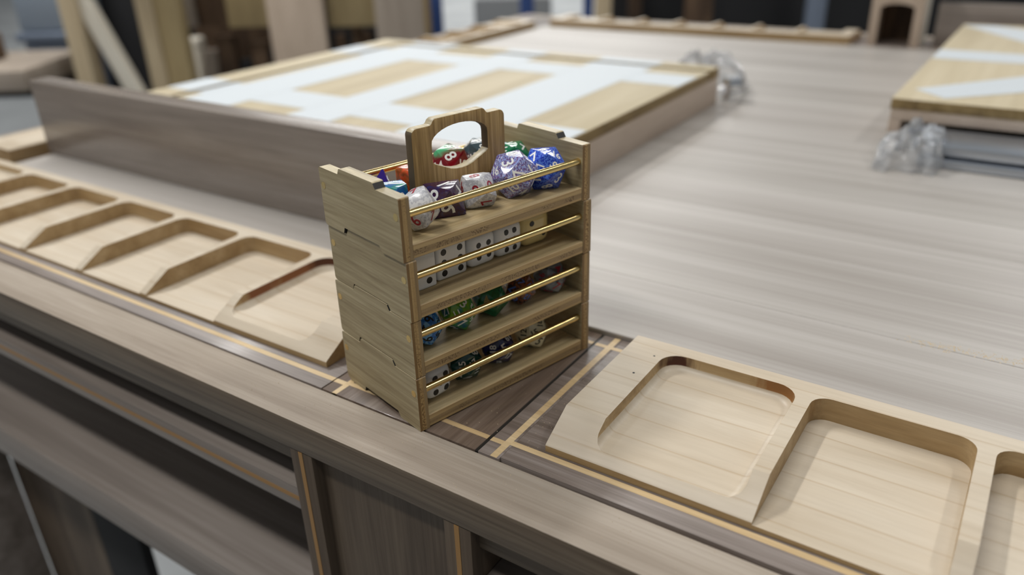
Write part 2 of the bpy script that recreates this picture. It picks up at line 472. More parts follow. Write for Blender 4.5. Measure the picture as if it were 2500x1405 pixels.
# ------------------------------------------------------------------ maple trays with pockets
TW, TH, TKY, TFZ = 0.0890, 0.0130, 0.0175, 0.0036
def tray_mesh(name, length, pockets, ends):
    """local: x along the tray, y from the low front edge (0) to the back, z up.
       pockets: (x0,x1) open to the front; ends: closed scooped pockets"""
    prof = [(0, 0), (TW, 0), (TW, TH - 0.0008), (TW - 0.0008, TH), (TKY, TH), (0.0006, TFZ), (0, TFZ - 0.0006)]
    base = bm_mesh(prism_bm(prof, 0, length), name + '_b')
    cut = bmesh.new()
    for x0, x1 in pockets:
        join_bm(cut, prism_bm(round_rect(x0, x1, -0.004, 0.0795, (0.0075, 0.0075, 0, 0)), 0.0021, 0.03, 'Z'))
    for x0, x1 in ends:
        b = bmesh.new()                          # cove-bottomed cutter lofted from inset outlines
        lay = [(0.0042 * (1 - math.sin(a)), 0.0060 + 0.0042 * (1 - math.cos(a))) for a in (0, 0.25, 0.5, 0.8, 1.1, 1.35, math.pi / 2)] + [(0.0, 0.03)]
        rings = []
        for ins, z in lay:
            pts = round_rect(x0 + ins, x1 - ins, -0.0040 + ins, 0.0805 - ins, (0.0095 - ins, 0.0095 - ins, 0.0150 - ins, 0.0150 - ins))
            rings.append([b.verts.new((p[0], p[1], z)) for p in pts])
        m_ = len(rings[0])
        b.faces.new(rings[0][::-1]); b.faces.new(rings[-1])
        for ra, rb_ in zip(rings, rings[1:]):
            for q in range(m_): b.faces.new((ra[q], ra[(q + 1) % m_], rb_[(q + 1) % m_], rb_[q]))
        join_bm(cut, b)
    bmesh.ops.recalc_face_normals(cut, faces=cut.faces)
    cme = bpy.data.meshes.new(name + '_c'); cut.to_mesh(cme); cut.free()
    bo = bpy.data.objects.new(name + '_b', base); co = bpy.data.objects.new(name + '_c', cme)
    COL.objects.link(bo); COL.objects.link(co)
    md = bo.modifiers.new('b', 'BOOLEAN'); md.operation = 'DIFFERENCE'; md.object = co; md.solver = 'EXACT'
    dg = bpy.context.evaluated_depsgraph_get()
    me = bpy.data.meshes.new_from_object(bo.evaluated_get(dg))
    me.name = name
    bpy.data.objects.remove(bo); bpy.data.objects.remove(co)
    bpy.data.meshes.remove(base); bpy.data.meshes.remove(cme)
    me.materials.clear()
    return me

def make_tray(label, loc, rz, length, pockets, ends, top='maple', cut='maple_cut_shaded', group='maple card trays round the table edge'):
    me = tray_mesh('card_tray', length, pockets, ends)
    o = link_mesh('card_tray', me, [top, cut], None, loc, (0, 0, rz))
    for p in me.polygons:
        p.material_index = 1 if abs(p.normal.z) < 0.55 else 0  # upright faces take the shade-toned maple
        p.use_smooth = True
    me.set_sharp_from_angle(angle=math.radians(19))
    tag(o, label, 'tray', group)
    return o

LT = 0.5140
def std_pockets(n=5):
    e0 = 0.0190; ew = 0.0622; gap = 0.0064; pw = 0.0628
    pk = []
    x = e0 + ew + gap
    for i in range(n):
        pk.append((x, x + pw)); x += pw + gap
    return pk, [(e0, e0 + ew), (x, x + ew)]
PK, EN = std_pockets()
LT = EN[1][1] + 0.019
burnt('maple_burnt_a', [((0.024, 0.0790, 0.008), 0.0115, srgb(70, 34, 16)), ((0.075, 0.0805, 0.010), 0.016, srgb(136, 92, 48))])
burnt('maple_burnt_b', [((EN[1][0], 0.056, 0.0105), 0.030, srgb(134, 84, 48)), ((EN[1][0] + 0.004, 0.077, 0.010), 0.012, srgb(84, 46, 26)), ((EN[1][0], 0.030, 0.011), 0.016, srgb(128, 78, 46))])
rt_ = make_tray('maple card tray to the right of the dice tower, scorched pocket corner', (0.0535, 0.0170, ZT + 0.0001), 0, LT, PK, EN, cut='maple_burnt_a')
for hx, hy, hr in ((0.0668, 0.0726, 0.0006), (0.0686, 0.0910, 0.0005)):
    link_mesh('pin_hole', bm_mesh(cyl_bm(hr, 0.00006, 12), 'pin_hole'), 'recess_shade', rt_, (hx - 0.0535, hy - 0.0170, TH))
make_tray('long maple card tray left of the dice tower, in front of the standing board', (-0.0750 - LT, 0.0172, ZT + 0.0001), 0, LT, PK, EN, cut='maple_burnt_b')
PK4, EN4 = std_pockets(4)
LT4 = EN4[1][1] + 0.019
make_tray('maple card tray at the far left corner, behind the striped panel', (-0.685, 1.045, ZT + 0.0001), -math.pi / 2, LT4, PK4, EN4)
make_tray('maple card tray on the left side rail, by the end of the standing board', (-0.685, 0.125 + LT4, ZT + 0.0001), -math.pi / 2, LT4, PK4, EN4)
make_tray('maple card tray along the far edge of the table, dark shop behind it', (-0.068, 1.1640, ZT + 0.0001), math.pi, LT, PK, EN)

# ------------------------------------------------------------------ the dice tower: four stacked bamboo trays
YAW = math.radians(74.929)
TWR = Matrix.Translation((0, 0, ZT + 0.0001)) @ Matrix.Rotation(YAW, 4, 'Z')
LX, DY, PH, PT = 0.1055, 0.0610, 0.0270, 0.0050
def side_outline(first, last):
    """side panel outline in (y,z): foot notch below, locating bump above"""
    b0, b1, h = 0.0160, 0.0450, 0.0026
    P = [(0.0, 0.0)]
    P += [(b0 - 0.0008, 0.0), (b0 + 0.0012, h + 0.0001), (b1 - 0.0006, h + 0.0001), (b1 + 0.0004, 0.0)]
    r = 0.0042 if first else 0.0016
    P += arc(DY - r, r, r, -90, 0, 4)
    P += arc(DY - 0.0012, PH - 0.0015, 0.0012, 0, 90, 3)
    P += [(b1 - 0.0002, PH - 0.0003), (b1 - 0.0014, PH + h - 0.0005), (b1 - 0.0022, PH + h - 0.0003), (b0 + 0.0022, PH + h - 0.0003), (b0 + 0.0014, PH + h - 0.0006), (b0 - 0.0001, PH - 0.0003)]
    P += [(0.0004, PH - 0.0003), (0.0, PH - 0.0007)]
    return P
names = ['bottom dice tray of the bamboo stack, resting on the table block',
         'third dice tray from the top of the bamboo stack, holding dark swirled dice',
         'second dice tray from the top of the bamboo stack, holding white spotted dice',
         'top dice tray of the bamboo stack, with the arched carrying handle']
JIT = [(0, 0), (0.0003, 0.0002), (0.0005, -0.0001), (-0.0003, 0.0002)]
for t in range(4):
    E = empty('dice_tray')
    E.matrix_world = TWR @ Matrix.Translation((JIT[t][0], JIT[t][1], t * PH))
    tag(E, names[t], 'dice tray', 'stacked bamboo dice trays')
    for s in (0, 1):
        me = bm_mesh(prism_bm(side_outline(t == 0, t == 3), 0, PT), 'side_panel')
        o = link_mesh('side_panel', me, ['bamboo_side', 'bamboo_edge_side', 'bamboo_top_edge', 'laser_char'], E, (0 if s == 0 else LX - PT, 0, 0))
        for p in me.polygons:
            n = p.normal
            c = p.center
            if abs(n.x) > 0.9: p.material_index = 0
            elif n.z > 0.9: p.material_index = 2
            elif c.z > PH - 0.0002 and c.y < 0.02 and n.z < 0.9: p.material_index = 3
            elif 0.0 < c.z < 0.003 and 0.014 < c.y < 0.047: p.material_index = 3
            else: p.material_index = 1
    me = bm_mesh(box_bm(PT, LX - PT, 0.0002, DY - 0.0002, 0.0004, 0.0064, 0.00025, 1), 'floor_board')
    o = link_mesh('floor_board', me, ['bamboo_floor', 'bamboo_edge_floor'], E)
    for p in me.polygons: p.material_index = 1 if abs(p.normal.z) < 0.8 else 0
    for ry in (0.0027, DY - 0.0027):
        bm = cyl_bm(0.00160, LX + 0.0002, 20, 'X')
        link_mesh('rod', bm_mesh(bm, 'rod'), 'brass', E, (-0.0001, ry, 0.0186), None, 40)
    if t == 3:
        # arched handle plate in the middle of the top tray
        cx = LX / 2
        zf = 0.0064
        out = [(cx - 0.0256, zf), (cx + 0.0256, zf)]
        out += arc(cx + 0.0256 - 0.003, 0.0430 - 0.003, 0.003, 0, 90, 5)
        out += [(cx + 0.0160, 0.0430), (cx + 0.0152, 0.0434), (cx + 0.0143, 0.0447), (cx + 0.0130, 0.0455)]
        out += [(cx - 0.0130, 0.0455), (cx - 0.0143, 0.0447), (cx - 0.0152, 0.0434), (cx - 0.0160, 0.0430)]
        out += arc(cx - 0.0256 + 0.003, 0.0430 - 0.003, 0.003, 90, 180, 5)
        hole = []
        for k in range(13):                                  # arched top of the grip
            a = math.pi * (0.08 + 0.84 * k / 12)
            hole.append((cx + 0.0150 * math.cos(a) / math.cos(math.pi * 0.08), 0.0345 + 0.0068 * math.sin(a)))
        hole += [(cx - 0.0153, 0.0345), (cx - 0.0153, 0.0268), (cx - 0.0142, 0.0258)]
        hole += [(cx - 0.0060, 0.0222), (cx - 0.0030, 0.0215), (cx, 0.0213), (cx + 0.0030, 0.0215), (cx + 0.0060, 0.0222)]
        hole += [(cx + 0.0142, 0.0258), (cx + 0.0153, 0.0268), (cx + 0.0153, 0.0345)]
        y0h, y1h = 0.0281, 0.0329
        a = bm_mesh(prism_bm(out, y0h, y1h, 'Y'), 'ha')
        b = bm_mesh(prism_bm(hole, y0h - 0.01, y1h + 0.01, 'Y'), 'hb')
        ao = bpy.data.objects.new('ha', a); bo = bpy.data.objects.new('hb', b)
        COL.objects.link(ao); COL.objects.link(bo)
        md = ao.modifiers.new('b', 'BOOLEAN'); md.operation = 'DIFFERENCE'; md.object = bo; md.solver = 'EXACT'
        bv = ao.modifiers.new('v', 'BEVEL'); bv.width = 0.0005; bv.segments = 2; bv.limit_method = 'ANGLE'; bv.angle_limit = math.radians(55)
        me = bpy.data.meshes.new_from_object(ao.evaluated_get(bpy.context.evaluated_depsgraph_get()))
        me.name = 'handle'
        bpy.data.objects.remove(ao); bpy.data.objects.remove(bo)
        me.materials.clear()
        h = link_mesh('handle', me, ['bamboo_handle', 'bamboo_top_edge', 'handle_char'], E)
        for p in me.polygons:
            n, c = p.normal, p.center
            if abs(n.y) > 0.75: p.material_index = 0
            elif n.z > 0.5: p.material_index = 1
            else: p.material_index = 2
            p.use_smooth = True
        me.set_sharp_from_angle(angle=math.radians(30))

# ------------------------------------------------------------------ dice
def poly_faces(V):
    F = {}
    n = len(V)
    for i in range(n):
        for j in range(i + 1, n):
            for k in range(j + 1, n):
                nv = np.cross(V[j] - V[i], V[k] - V[i]); l = np.linalg.norm(nv)
                if l < 1e-9: continue
                nv = nv / l; d = nv @ V[i]
                if d < 0: nv = -nv; d = -d
                if np.all(V @ nv <= d + 1e-6):
                    key = tuple(np.round(nv, 4) + 0.0)
                    if key not in F:
                        idx = [m for m in range(n) if abs(V[m] @ nv - d) < 1e-6]
                        c = V[idx].mean(0); e1 = V[idx[0]] - c; e1 /= np.linalg.norm(e1); e2 = np.cross(nv, e1)
                        idx.sort(key=lambda m: math.atan2((V[m] - c) @ e2, (V[m] - c) @ e1))
                        F[key] = idx
    return [F[k] for k in sorted(F)]
GEO = {}
def die_geo(kind):
    if kind in GEO: return GEO[kind]
    p = (1 + 5 ** .5) / 2
    if kind == 'd20':
        V = []
        for a in (-1, 1):
            for b in (-p, p): V += [(0, a, b), (a, b, 0), (b, 0, a)]
    elif kind == 'd8': V = [(1, 0, 0), (-1, 0, 0), (0, 1, 0), (0, -1, 0), (0, 0, 1), (0, 0, -1)]
    elif kind == 'd4': V = [(1, 1, 1), (1, -1, -1), (-1, 1, -1), (-1, -1, 1)]
    elif kind == 'd10':
        H = 1.12; h = H * (1 - math.cos(math.pi / 5)) / (1 + math.cos(math.pi / 5))
        V = [(0, 0, H), (0, 0, -H)] + [(math.cos(k * math.pi / 5), math.sin(k * math.pi / 5), h if k % 2 else -h) for k in range(10)]
    V = np.array(V, float); V /= np.linalg.norm(V, axis=1).max()
    GEO[kind] = (V, poly_faces(V))
    return GEO[kind]

TXT = {}
def text_mesh(s):
    if s not in TXT:
        cu = bpy.data.curves.new('numeral', 'FONT')
        cu.body = s; cu.size = 1.0; cu.align_x = 'CENTER'; cu.align_y = 'CENTER'
        cu.resolution_u = 3; cu.extrude = 0.012; cu.offset = 0.012
        if len(s) > 1: cu.space_character = 0.92
        to = bpy.data.objects.new('numeral', cu)
        COL.objects.link(to)
        me = bpy.data.meshes.new_from_object(to.evaluated_get(bpy.context.evaluated_depsgraph_get()))
        bpy.data.objects.remove(to); bpy.data.curves.remove(cu)
        co = [v.co for v in me.vertices]
        cx = (max(c.x for c in co) + min(c.x for c in co)) / 2; cy = (max(c.y for c in co) + min(c.y for c in co)) / 2
        for v in me.vertices: v.co.x -= cx; v.co.y -= cy
        me.name = 'numeral'
        me.materials.clear()
        TXT[s] = me
    return TXT[s]

def dice_mat(name, style, c1, c2=None, c3=None, rough=0.12, s=500.0, split=None, off=0.0):
    m, nt, b = base_mat(name)
    v = coords(nt, (1, 1, 1), True)
    if style == 'speckle':
        n1 = noise(nt, v, s, 2, 0.5)
        col = ramp(nt, n1, [(0.46, c2), (0.52, c1)])
        if c3:
            n2 = noise(nt, v, s * 1.25, 1, 0.5, 0.8)
            f = ramp(nt, n2, [(0.60, (0, 0, 0, 1)), (0.64, (1, 1, 1, 1))])
            col = mix(nt, f, col, c3)
    elif style == 'swirl':
        n1 = noise(nt, v, s, 3, 0.5, 1.2)
        st = [(0.40, c1), (0.60, c2)]
        if c3: st = [(0.34, c1), (0.5, c2), (0.66, c3)]
        col = ramp(nt, n1, st)
    elif style == 'two':                     # two-tone die: colours meet across a local plane
        tc = nt.nodes.new('ShaderNodeTexCoord')
        dt = nt.nodes.new('ShaderNodeVectorMath'); dt.operation = 'DOT_PRODUCT'
        dt.inputs[1].default_value = split
        nt.links.new(tc.outputs['Object'], dt.inputs[0])
        n1 = noise(nt, v, s, 2, 0.5, 0.5)
        ad = nt.nodes.new('ShaderNodeMath'); ad.operation = 'MULTIPLY_ADD'; ad.inputs[1].default_value = 0.5; ad.inputs[2].default_value = 0.25 + off
        nt.links.new(n1, ad.inputs[0])
        a2 = nt.nodes.new('ShaderNodeMath'); a2.operation = 'ADD'
        nt.links.new(dt.outputs['Value'], a2.inputs[0]); nt.links.new(ad.outputs[0], a2.inputs[1])
        col = ramp(nt, a2.outputs[0], [(0.42, c1), (0.58, c2)])
    else:
        col = None
        b.inputs['Base Color'].default_value = c1
    if col is not None: nt.links.new(col, b.inputs['Base Color'])
    b.inputs['Roughness'].default_value = rough
    b.inputs['Coat Weight'].default_value = 0.3
    b.inputs['Coat Roughness'].default_value = 0.05
    return name

plain('ink_white', srgb(236, 236, 232), 0.4)
plain('ink_red', srgb(150, 26, 44), 0.4)
plain('ink_black', srgb(16, 16, 18), 0.4)
plain('ink_blue', srgb(76, 112, 190), 0.4)
plain('ink_gold', srgb(150, 130, 70), 0.4)

dice_mat('die_blue', 'speckle', srgb(78, 116, 210), srgb(24, 48, 168), s=1300)
dice_mat('die_lilac', 'speckle', srgb(146, 158, 214), srgb(112, 84, 138), srgb(226, 222, 240), s=1100)
dice_mat('die_green', 'two', srgb(12, 112, 72), srgb(70, 66, 160), s=120, split=(35, -19.4, 44.7), off=-0.42)
dice_mat('die_redgreen', 'two', srgb(120, 14, 26), srgb(84, 170, 120), s=160, split=(47.5, 34.6, -12.2), off=-0.50)
dice_mat('die_olive', 'two', srgb(132, 142, 44), srgb(62, 78, 84), s=160, split=(40.6, 22.4, -38.1), off=-0.05)
dice_mat('die_grey', 'speckle', srgb(206, 206, 208), srgb(176, 176, 182), s=700, rough=0.25)
dice_mat('die_purple', 'swirl', srgb(52, 30, 84), srgb(62, 26, 48), srgb(44, 40, 104), s=150)
dice_mat('die_teal', 'swirl', srgb(20, 124, 124), srgb(36, 88, 160), srgb(26, 130, 104), s=110)
dice_mat('die_purple_red', 'two', srgb(52, 26, 128), srgb(204, 36, 58), s=100, split=(-26.5, 37.7, -38.4), off=-0.2)
dice_mat('die_orange', 'swirl', srgb(206, 78, 36), srgb(168, 78, 22), srgb(120, 62, 20), s=260, rough=0.15)
dice_mat('die_skyblue', 'speckle', srgb(120, 176, 222), srgb(36, 108, 190), s=420)
dice_mat('die_lime', 'swirl', srgb(122, 168, 36), srgb(84, 150, 62), srgb(40, 104, 124), s=140)
dice_mat('die_deepgreen', 'swirl', srgb(6, 70, 36), srgb(10, 100, 60), srgb(8, 54, 50), s=160)
dice_mat('die_brown', 'speckle', srgb(120, 66, 42), srgb(56, 42, 44), s=700)
dice_mat('die_slate', 'swirl', srgb(66, 70, 78), srgb(120, 126, 134), srgb(96, 100, 108), s=160)
dice_mat('die_bottle', 'plain', srgb(8, 66, 62))
dice_mat('die_navy', 'swirl', srgb(22, 22, 48), srgb(44, 46, 108), srgb(14, 14, 20), s=160)
dice_mat('die_cream', 'plain', srgb(226, 220, 188), rough=0.2)
dice_mat('d6_white', 'plain', srgb(232, 232, 230), rough=0.2)
dice_mat('d6_white_gloss', 'plain', srgb(236, 238, 240), rough=0.1)
dice_mat('d6_cream', 'plain', srgb(222, 202, 140), rough=0.12)

def dice_obj(kind, R, xy, floor, q, marks, mat, ink, label, fill=True, rb=0.06, dark=False):
    V, F = die_geo(kind)
    Rm = R * MM
    bm = bmesh.new()
    vs = [bm.verts.new(tuple(v * Rm)) for v in V]
    for f in F: bm.faces.new([vs[i] for i in f])
    bmesh.ops.recalc_face_normals(bm, faces=bm.faces)
    bmesh.ops.bevel(bm, geom=list(bm.edges), offset=Rm * rb, segments=2, affect='EDGES', profile=0.6)
    me = bm_mesh(bm, 'die_body')
    quat = Quaternion(q)
    lo = min((quat @ Vector(tuple(V[i] * Rm))).z for i in range(len(V)))
    if kind in ('d20', 'd8', 'd10', 'd4'):
        lo = min((quat @ v.co).z for v in me.vertices)
    loc = TWR @ Vector((xy[0] * MM, xy[1] * MM, floor * MM - lo))
    wq = Quaternion((0, 0, 1), YAW) @ quat
    kindname = {'d20': 'twenty_sided_die', 'd10': 'ten_sided_die', 'd8': 'eight_sided_die', 'd4': 'four_sided_die'}[kind]
    o = link_mesh(kindname, me, mat, None, loc, wq, 20)
    tag(o, label, 'die', 'dice in the bamboo trays')
    allm = dict(marks)
    if fill:
        used = {m[0] for m in allm.values()}
        rest_ = [str(k) for k in range(1, len(F) + 1) if str(k) not in used]
        for i in range(len(F)):
            if i not in allm and rest_:
                allm[i] = (rest_.pop(0), F[i][0])
    for i, (t, up) in allm.items():
        P = V[F[i]] * Rm
        c = P.mean(0)
        nn = np.cross(P[1] - P[0], P[2] - P[1]); nn /= np.linalg.norm(nn)
        if nn @ c < 0: nn = -nn
        u = V[up] * Rm - c; u -= nn * (u @ nn); u /= np.linalg.norm(u)
        r = np.cross(u, nn)
        inr = {'d20': 0.304, 'd10': 0.36, 'd8': 0.408, 'd4': 0.46}[kind] * Rm
        size = inr * (2.15 if len(t) == 1 else 1.55) * (0.8 if kind == 'd10' else 1.0)
        if kind == 'd4': size = inr * 1.5; c = c + u * inr * 0.5
        mt = Matrix(((r[0], u[0], nn[0], c[0] + nn[0] * 3e-5), (r[1], u[1], nn[1], c[1] + nn[1] * 3e-5), (r[2], u[2], nn[2], c[2] + nn[2] * 3e-5), (0, 0, 0, 1)))
        me2 = text_mesh(t)
        key = t + ink
        if key not in TXT:
            me2 = me2.copy(); me2.materials.append(MATS[ink]); TXT[key] = me2
        no = bpy.data.objects.new('numeral', TXT[key])
        no.matrix_local = mt @ Matrix.Scale(size, 4)
        no.parent = o
        COL.objects.link(no)
    return o

dice_obj('d20', 11.3, (89.4, 14.2), 87.4, (0.7061, 0.2865, -0.6464, 0.037), {19: ('6', 5), 17: ('7', 10), 18: ('16', 5), 9: ('3', 7), 7: ('1', 3)}, 'die_blue', 'ink_white', 'speckled blue twenty-sided die at the right end of the top tray', True, 0.055)
dice_obj('d20', 12.0, (72.6, 16.8), 87.4, (0.147, 0.6986, 0.1095, 0.6917), {19: ('8', 11), 16: ('3', 10), 12: ('16', 5), 10: ('7', 6), 11: ('1', 10), 4: ('10', 6)}, 'die_lilac', 'ink_white', 'lilac twenty-sided die speckled with maroon and white', True, 0.055)
dice_obj('d20', 10.2, (90.3, 37.6), 87.4, (0.4156, -0.3861, -0.5924, -0.5721), {19: ('13', 10), 18: ('11', 5), 16: ('7', 10), 12: ('16', 5)}, 'die_green', 'ink_white', 'green twenty-sided die with a violet corner, against the right panel of the top tray', True, 0.055)
dice_obj('d20', 12.2, (58.8, 45.6), 87.4, (0.593, 0.5714, -0.4166, 0.3851), {19: ('20', 5), 17: ('8', 11), 13: ('19', 11), 15: ('10', 7)}, 'die_redgreen', 'ink_white', 'dark red and green twenty-sided die seen through the handle', True, 0.055)
dice_obj('d20', 10.4, (78.8, 49.4), 88.4, (0.5255, 0.6295, -0.3221, 0.4731), {19: ('15', 10), 16: ('12', 5)}, 'die_olive', 'ink_white', 'olive and dark grey twenty-sided die behind the handle', True, 0.055)
dice_obj('d10', 11.2, (51.6, 16.8), 87.4, (0.4164, 0.3234, -0.8424, -0.1116), {8: ('8', 1), 7: ('0', 1), 9: ('9', 2), 5: ('7', 0)}, 'die_grey', 'ink_red', 'pale grey ten-sided die with red numbers in the middle of the top tray', True, 0.16)
dice_obj('d8', 11.6, (35.0, 19.0), 87.4, (0.5942, -0.0241, -0.4591, -0.66), {7: ('1', 2), 6: ('7', 2), 4: ('6', 5)}, 'die_purple', 'ink_white', 'dark purple eight-sided die with white numbers in the top tray', True, 0.055)
dice_obj('d10', 11.4, (17.5, 13.0), 87.4, (0.0589, -0.7888, 0.2117, -0.574), {7: ('7', 10), 6: ('7', 3), 4: ('6', 1)}, 'die_grey', 'ink_red', 'pale grey ten-sided die with red numbers tipped against the left panel', False, 0.16)
dice_obj('d10', 11.4, (17.6, 33.8), 87.4, (0.8424, -0.1545, -0.4025, -0.3234), {9: ('1', 2)}, 'die_teal', 'ink_white', 'teal and blue ten-sided die behind the left panel of the top tray', True, 0.055)
dice_obj('d4', 13.2, (23.0, 47.2), 87.4, (0.8291, 0.42, -0.187, 0.3183), {2: ('3', 0)}, 'die_purple_red', 'ink_white', 'pointed violet and red four-sided die in the back left of the top tray', True, 0.055)
dice_obj('d20', 9.6, (15.5, 14.5), 33.4, (0.2418, -0.5344, -0.463, -0.6645), {16: ('9', 5), 6: ('6', 0)}, 'die_skyblue', 'ink_black', 'light blue speckled die with black numbers at the left of the third tray', True, 0.16)
dice_obj('d20', 9.6, (35.2, 15.5), 33.4, (0.4545, 0.6682, -0.2313, 0.5417), {17: ('3', 11), 10: ('17', 4), 7: ('19', 3), 1: ('2', 4)}, 'die_lime', 'ink_white', 'lime green twenty-sided die in the third tray', True, 0.055)
dice_obj('d20', 9.3, (54.3, 15.5), 33.4, (0.5171, 0.635, -0.311, 0.4822), {11: ('4', 10)}, 'die_deepgreen', 'ink_gold', 'clear dark green twenty-sided die in the third tray', False, 0.055)
dice_obj('d20', 9.0, (72.6, 15.0), 33.4, (0.037, -0.6464, -0.2865, -0.7061), {12: ('7', 0), 4: ('12', 2)}, 'die_brown', 'ink_blue', 'brown speckled twenty-sided die with blue numbers', True, 0.1)
dice_obj('d20', 9.6, (91.2, 13.0), 33.4, (0.2649, -0.5179, -0.4814, -0.6556), {16: ('4', 10), 4: ('11', 6)}, 'die_slate', 'ink_red', 'marbled slate grey die with red numbers at the right of the third tray', True, 0.16)
dice_obj('d20', 9.6, (36.8, 14.5), 6.4, (0.7002, 0.3418, -0.619, 0.0984), {18: ('8', 11), 7: ('9', 9)}, 'die_bottle', 'ink_white', 'bottle green twenty-sided die in the bottom tray', True, 0.055)
dice_obj('d20', 9.8, (57.3, 14.5), 6.4, (0.7067, 0.2752, -0.6514, 0.0247), {13: ('18', 9), 15: ('5', 11), 9: ('17', 7), 3: ('2', 3)}, 'die_navy', 'ink_white', 'navy and black twenty-sided die in the bottom tray', True, 0.1)
dice_obj('d20', 10.0, (79.2, 14.5), 6.4, (0.4056, 0.6858, -0.1722, 0.5792), {11: ('15', 10), 13: ('7', 11), 1: ('6', 4)}, 'die_cream', 'ink_black', 'cream twenty-sided die with black numbers in the bottom tray', True, 0.1)

PIPS = {1: [(0, 0)], 2: [(-1, 1), (1, -1)], 3: [(-1, 1), (0, 0), (1, -1)], 4: [(-1, 1), (1, 1), (-1, -1), (1, -1)],
        5: [(-1, 1), (1, 1), (-1, -1), (1, -1), (0, 0)], 6: [(-1, 1), (1, 1), (-1, -1), (1, -1), (-1, 0), (1, 0)]}
def d6(size, rad, xy, floor, rz, faces, mat, label, pip_r, dx, dz, seg=4):
    """faces: numbers on front(-y), right(+x), back(+y), left(-x), top, bottom in the tray frame"""
    h = size * MM / 2
    bm = box_bm(-h, h, -h, h, -h, h, rad * MM, seg)
    me = bm_mesh(bm, 'six_sided_die')
    loc = TWR @ Vector((xy[0] * MM, xy[1] * MM, floor * MM + h))
    o = link_mesh('six_sided_die', me, mat, None, loc, (0, 0, YAW + math.radians(rz)), 40)
    tag(o, label, 'die', 'dice in the bamboo trays')
    pm = bm_mesh(cyl_bm(pip_r * MM, 0.00022, 20, 'Z', pip_r * MM * 0.82), 'pip')
    pm.materials.append(MATS['black_paint'])
    D = [((0, -1, 0), (1, 0, 0)), ((1, 0, 0), (0, 1, 0)), ((0, 1, 0), (-1, 0, 0)), ((-1, 0, 0), (0, -1, 0)), ((0, 0, 1), (1, 0, 0)), ((0, 0, -1), (1, 0, 0))]
    for n, (nv, r) in zip(faces, D):
        nv = Vector(nv); r = Vector(r); u = nv.cross(r)
        for a, b in PIPS[n]:
            po = bpy.data.objects.new('pip', pm)
            c = nv * (h - 0.00016) + r * (a * dx * MM) + u * (b * dz * MM)
            po.matrix_local = Matrix(((r.x, u.x, nv.x, c.x), (r.y, u.y, nv.y, c.y), (r.z, u.z, nv.z, c.z), (0, 0, 0, 1)))
            po.parent = o
            COL.objects.link(po)
    return o
d6(16.6, 1.2, (14.0, 18.8), 60.4, 0, (3, 2, 4, 5, 6, 1), 'd6_white', 'ivory white spotted die at the left end of the second tray, three pips showing', 1.75, 4.2, 4.6)
d6(16.4, 1.6, (32.0, 20.4), 60.4, 0, (6, 5, 1, 2, 4, 3), 'd6_white', 'white spotted die with large pips and six showing', 1.75, 4.4, 4.9)
d6(15.6, 3.4, (49.3, 19.6), 60.4, 1, (4, 6, 3, 1, 2, 5), 'd6_white_gloss', 'rounded white spotted die in the second tray with four showing', 1.6, 2.9, 2.9)
d6(15.8, 3.6, (65.6, 19.8), 60.4, -1, (6, 4, 1, 3, 5, 2), 'd6_white_gloss', 'rounded white spotted die with two close columns of six pips, beside the cream die', 1.5, 2.4, 4.1)
d6(17.4, 4.6, (82.6, 20.6), 60.4, 0, (2, 4, 5, 3, 1, 6), 'd6_cream', 'cream yellow spotted die with two pips showing', 1.5, 3.6, 3.2)
d6(15.6, 4.4, (16.8, 15.0), 6.4, 6, (5, 6, 2, 1, 4, 3), 'd6_white_gloss', 'rounded white spotted die in the bottom tray', 1.65, 3.1, 3.4)
o = d6(15.0, 1.6, (39.2, 44.0), 87.4, 8, (1, 1, 1, 1, 1, 1), 'die_orange', 'orange marbled six-sided die behind the handle', 1.0, 3, 3)

# ------------------------------------------------------------------ standing walnut board
box('standing_board', (-0.590, -0.060, 0.158, 0.178, ZT + 0.0026, ZT + 0.0716), 'walnut_board', None, 0.0008)
tag(bpy.data.objects['standing_board'], 'grey-brown walnut board standing on edge behind the left tray', 'board')

# ------------------------------------------------------------------ big ply panel with white strips
PB = empty('striped_panel', (0, 0, ZT + 0.0026))
tag(PB, 'large birch panel on a beige box with a grid of white strips', 'panel')
px0, px1, py0, py1 = -0.575, -0.103, 0.225, 0.630
box('box_side', (px0, px1, py0, py1, 0, 0.0285), ['beige_side'], PB, 0.0006)
top_z0, top_z1 = 0.0286, 0.0385
inner = box('panel_board', (px0 + 0.045, px1, py0, py1 - 0.027, top_z0, top_z1), ['birch_ply', 'ply_edge_brown'], PB, 0.0004)
rim1 = box('edge_strip', (px0, px0 + 0.040, py0, py1, top_z0, top_z1 + 0.001), ['birch_ply', 'ply_edge_brown'], PB, 0.0004)
rim2 = box('edge_strip', (px0 + 0.0405, px1, py1 - 0.022, py1, top_z0, top_z1 + 0.001), ['birch_ply_x', 'ply_edge_brown'], PB, 0.0004)
for ob in (inner, rim1, rim2):
    for p in ob.data.polygons:
        if abs(p.normal.z) < 0.5: p.material_index = 1
def strip(x0, x1, y0, y1, z): box('white_strip', (x0, x1, y0, y1, z + 0.00002, z + 0.00035), 'white_strip', PB)
ix0, ix1, iy0, iy1 = px0 + 0.045, px1, py0, py1 - 0.027
for x0, x1 in ((-0.515, -0.446), (-0.368, -0.314), (-0.240, -0.166)):
    strip(x0, x1, iy0 + 0.001, iy1 - 0.001, top_z1)
    strip(x0, x1, py1 - 0.0215, py1 - 0.0005, top_z1 + 0.001)
for a, b in ((-0.5285, -0.5155), (-0.4455, -0.3685), (-0.3135, -0.2405), (-0.1655, -0.1045)):
    strip(a, b, 0.287, 0.339, top_z1)
    strip(a, b, 0.522, 0.573, top_z1)
strip(px0 + 0.0005, px0 + 0.0395, 0.287, 0.339, top_z1 + 0.001)
strip(px0 + 0.0005, px0 + 0.0395, 0.522, 0.573, top_z1 + 0.001)

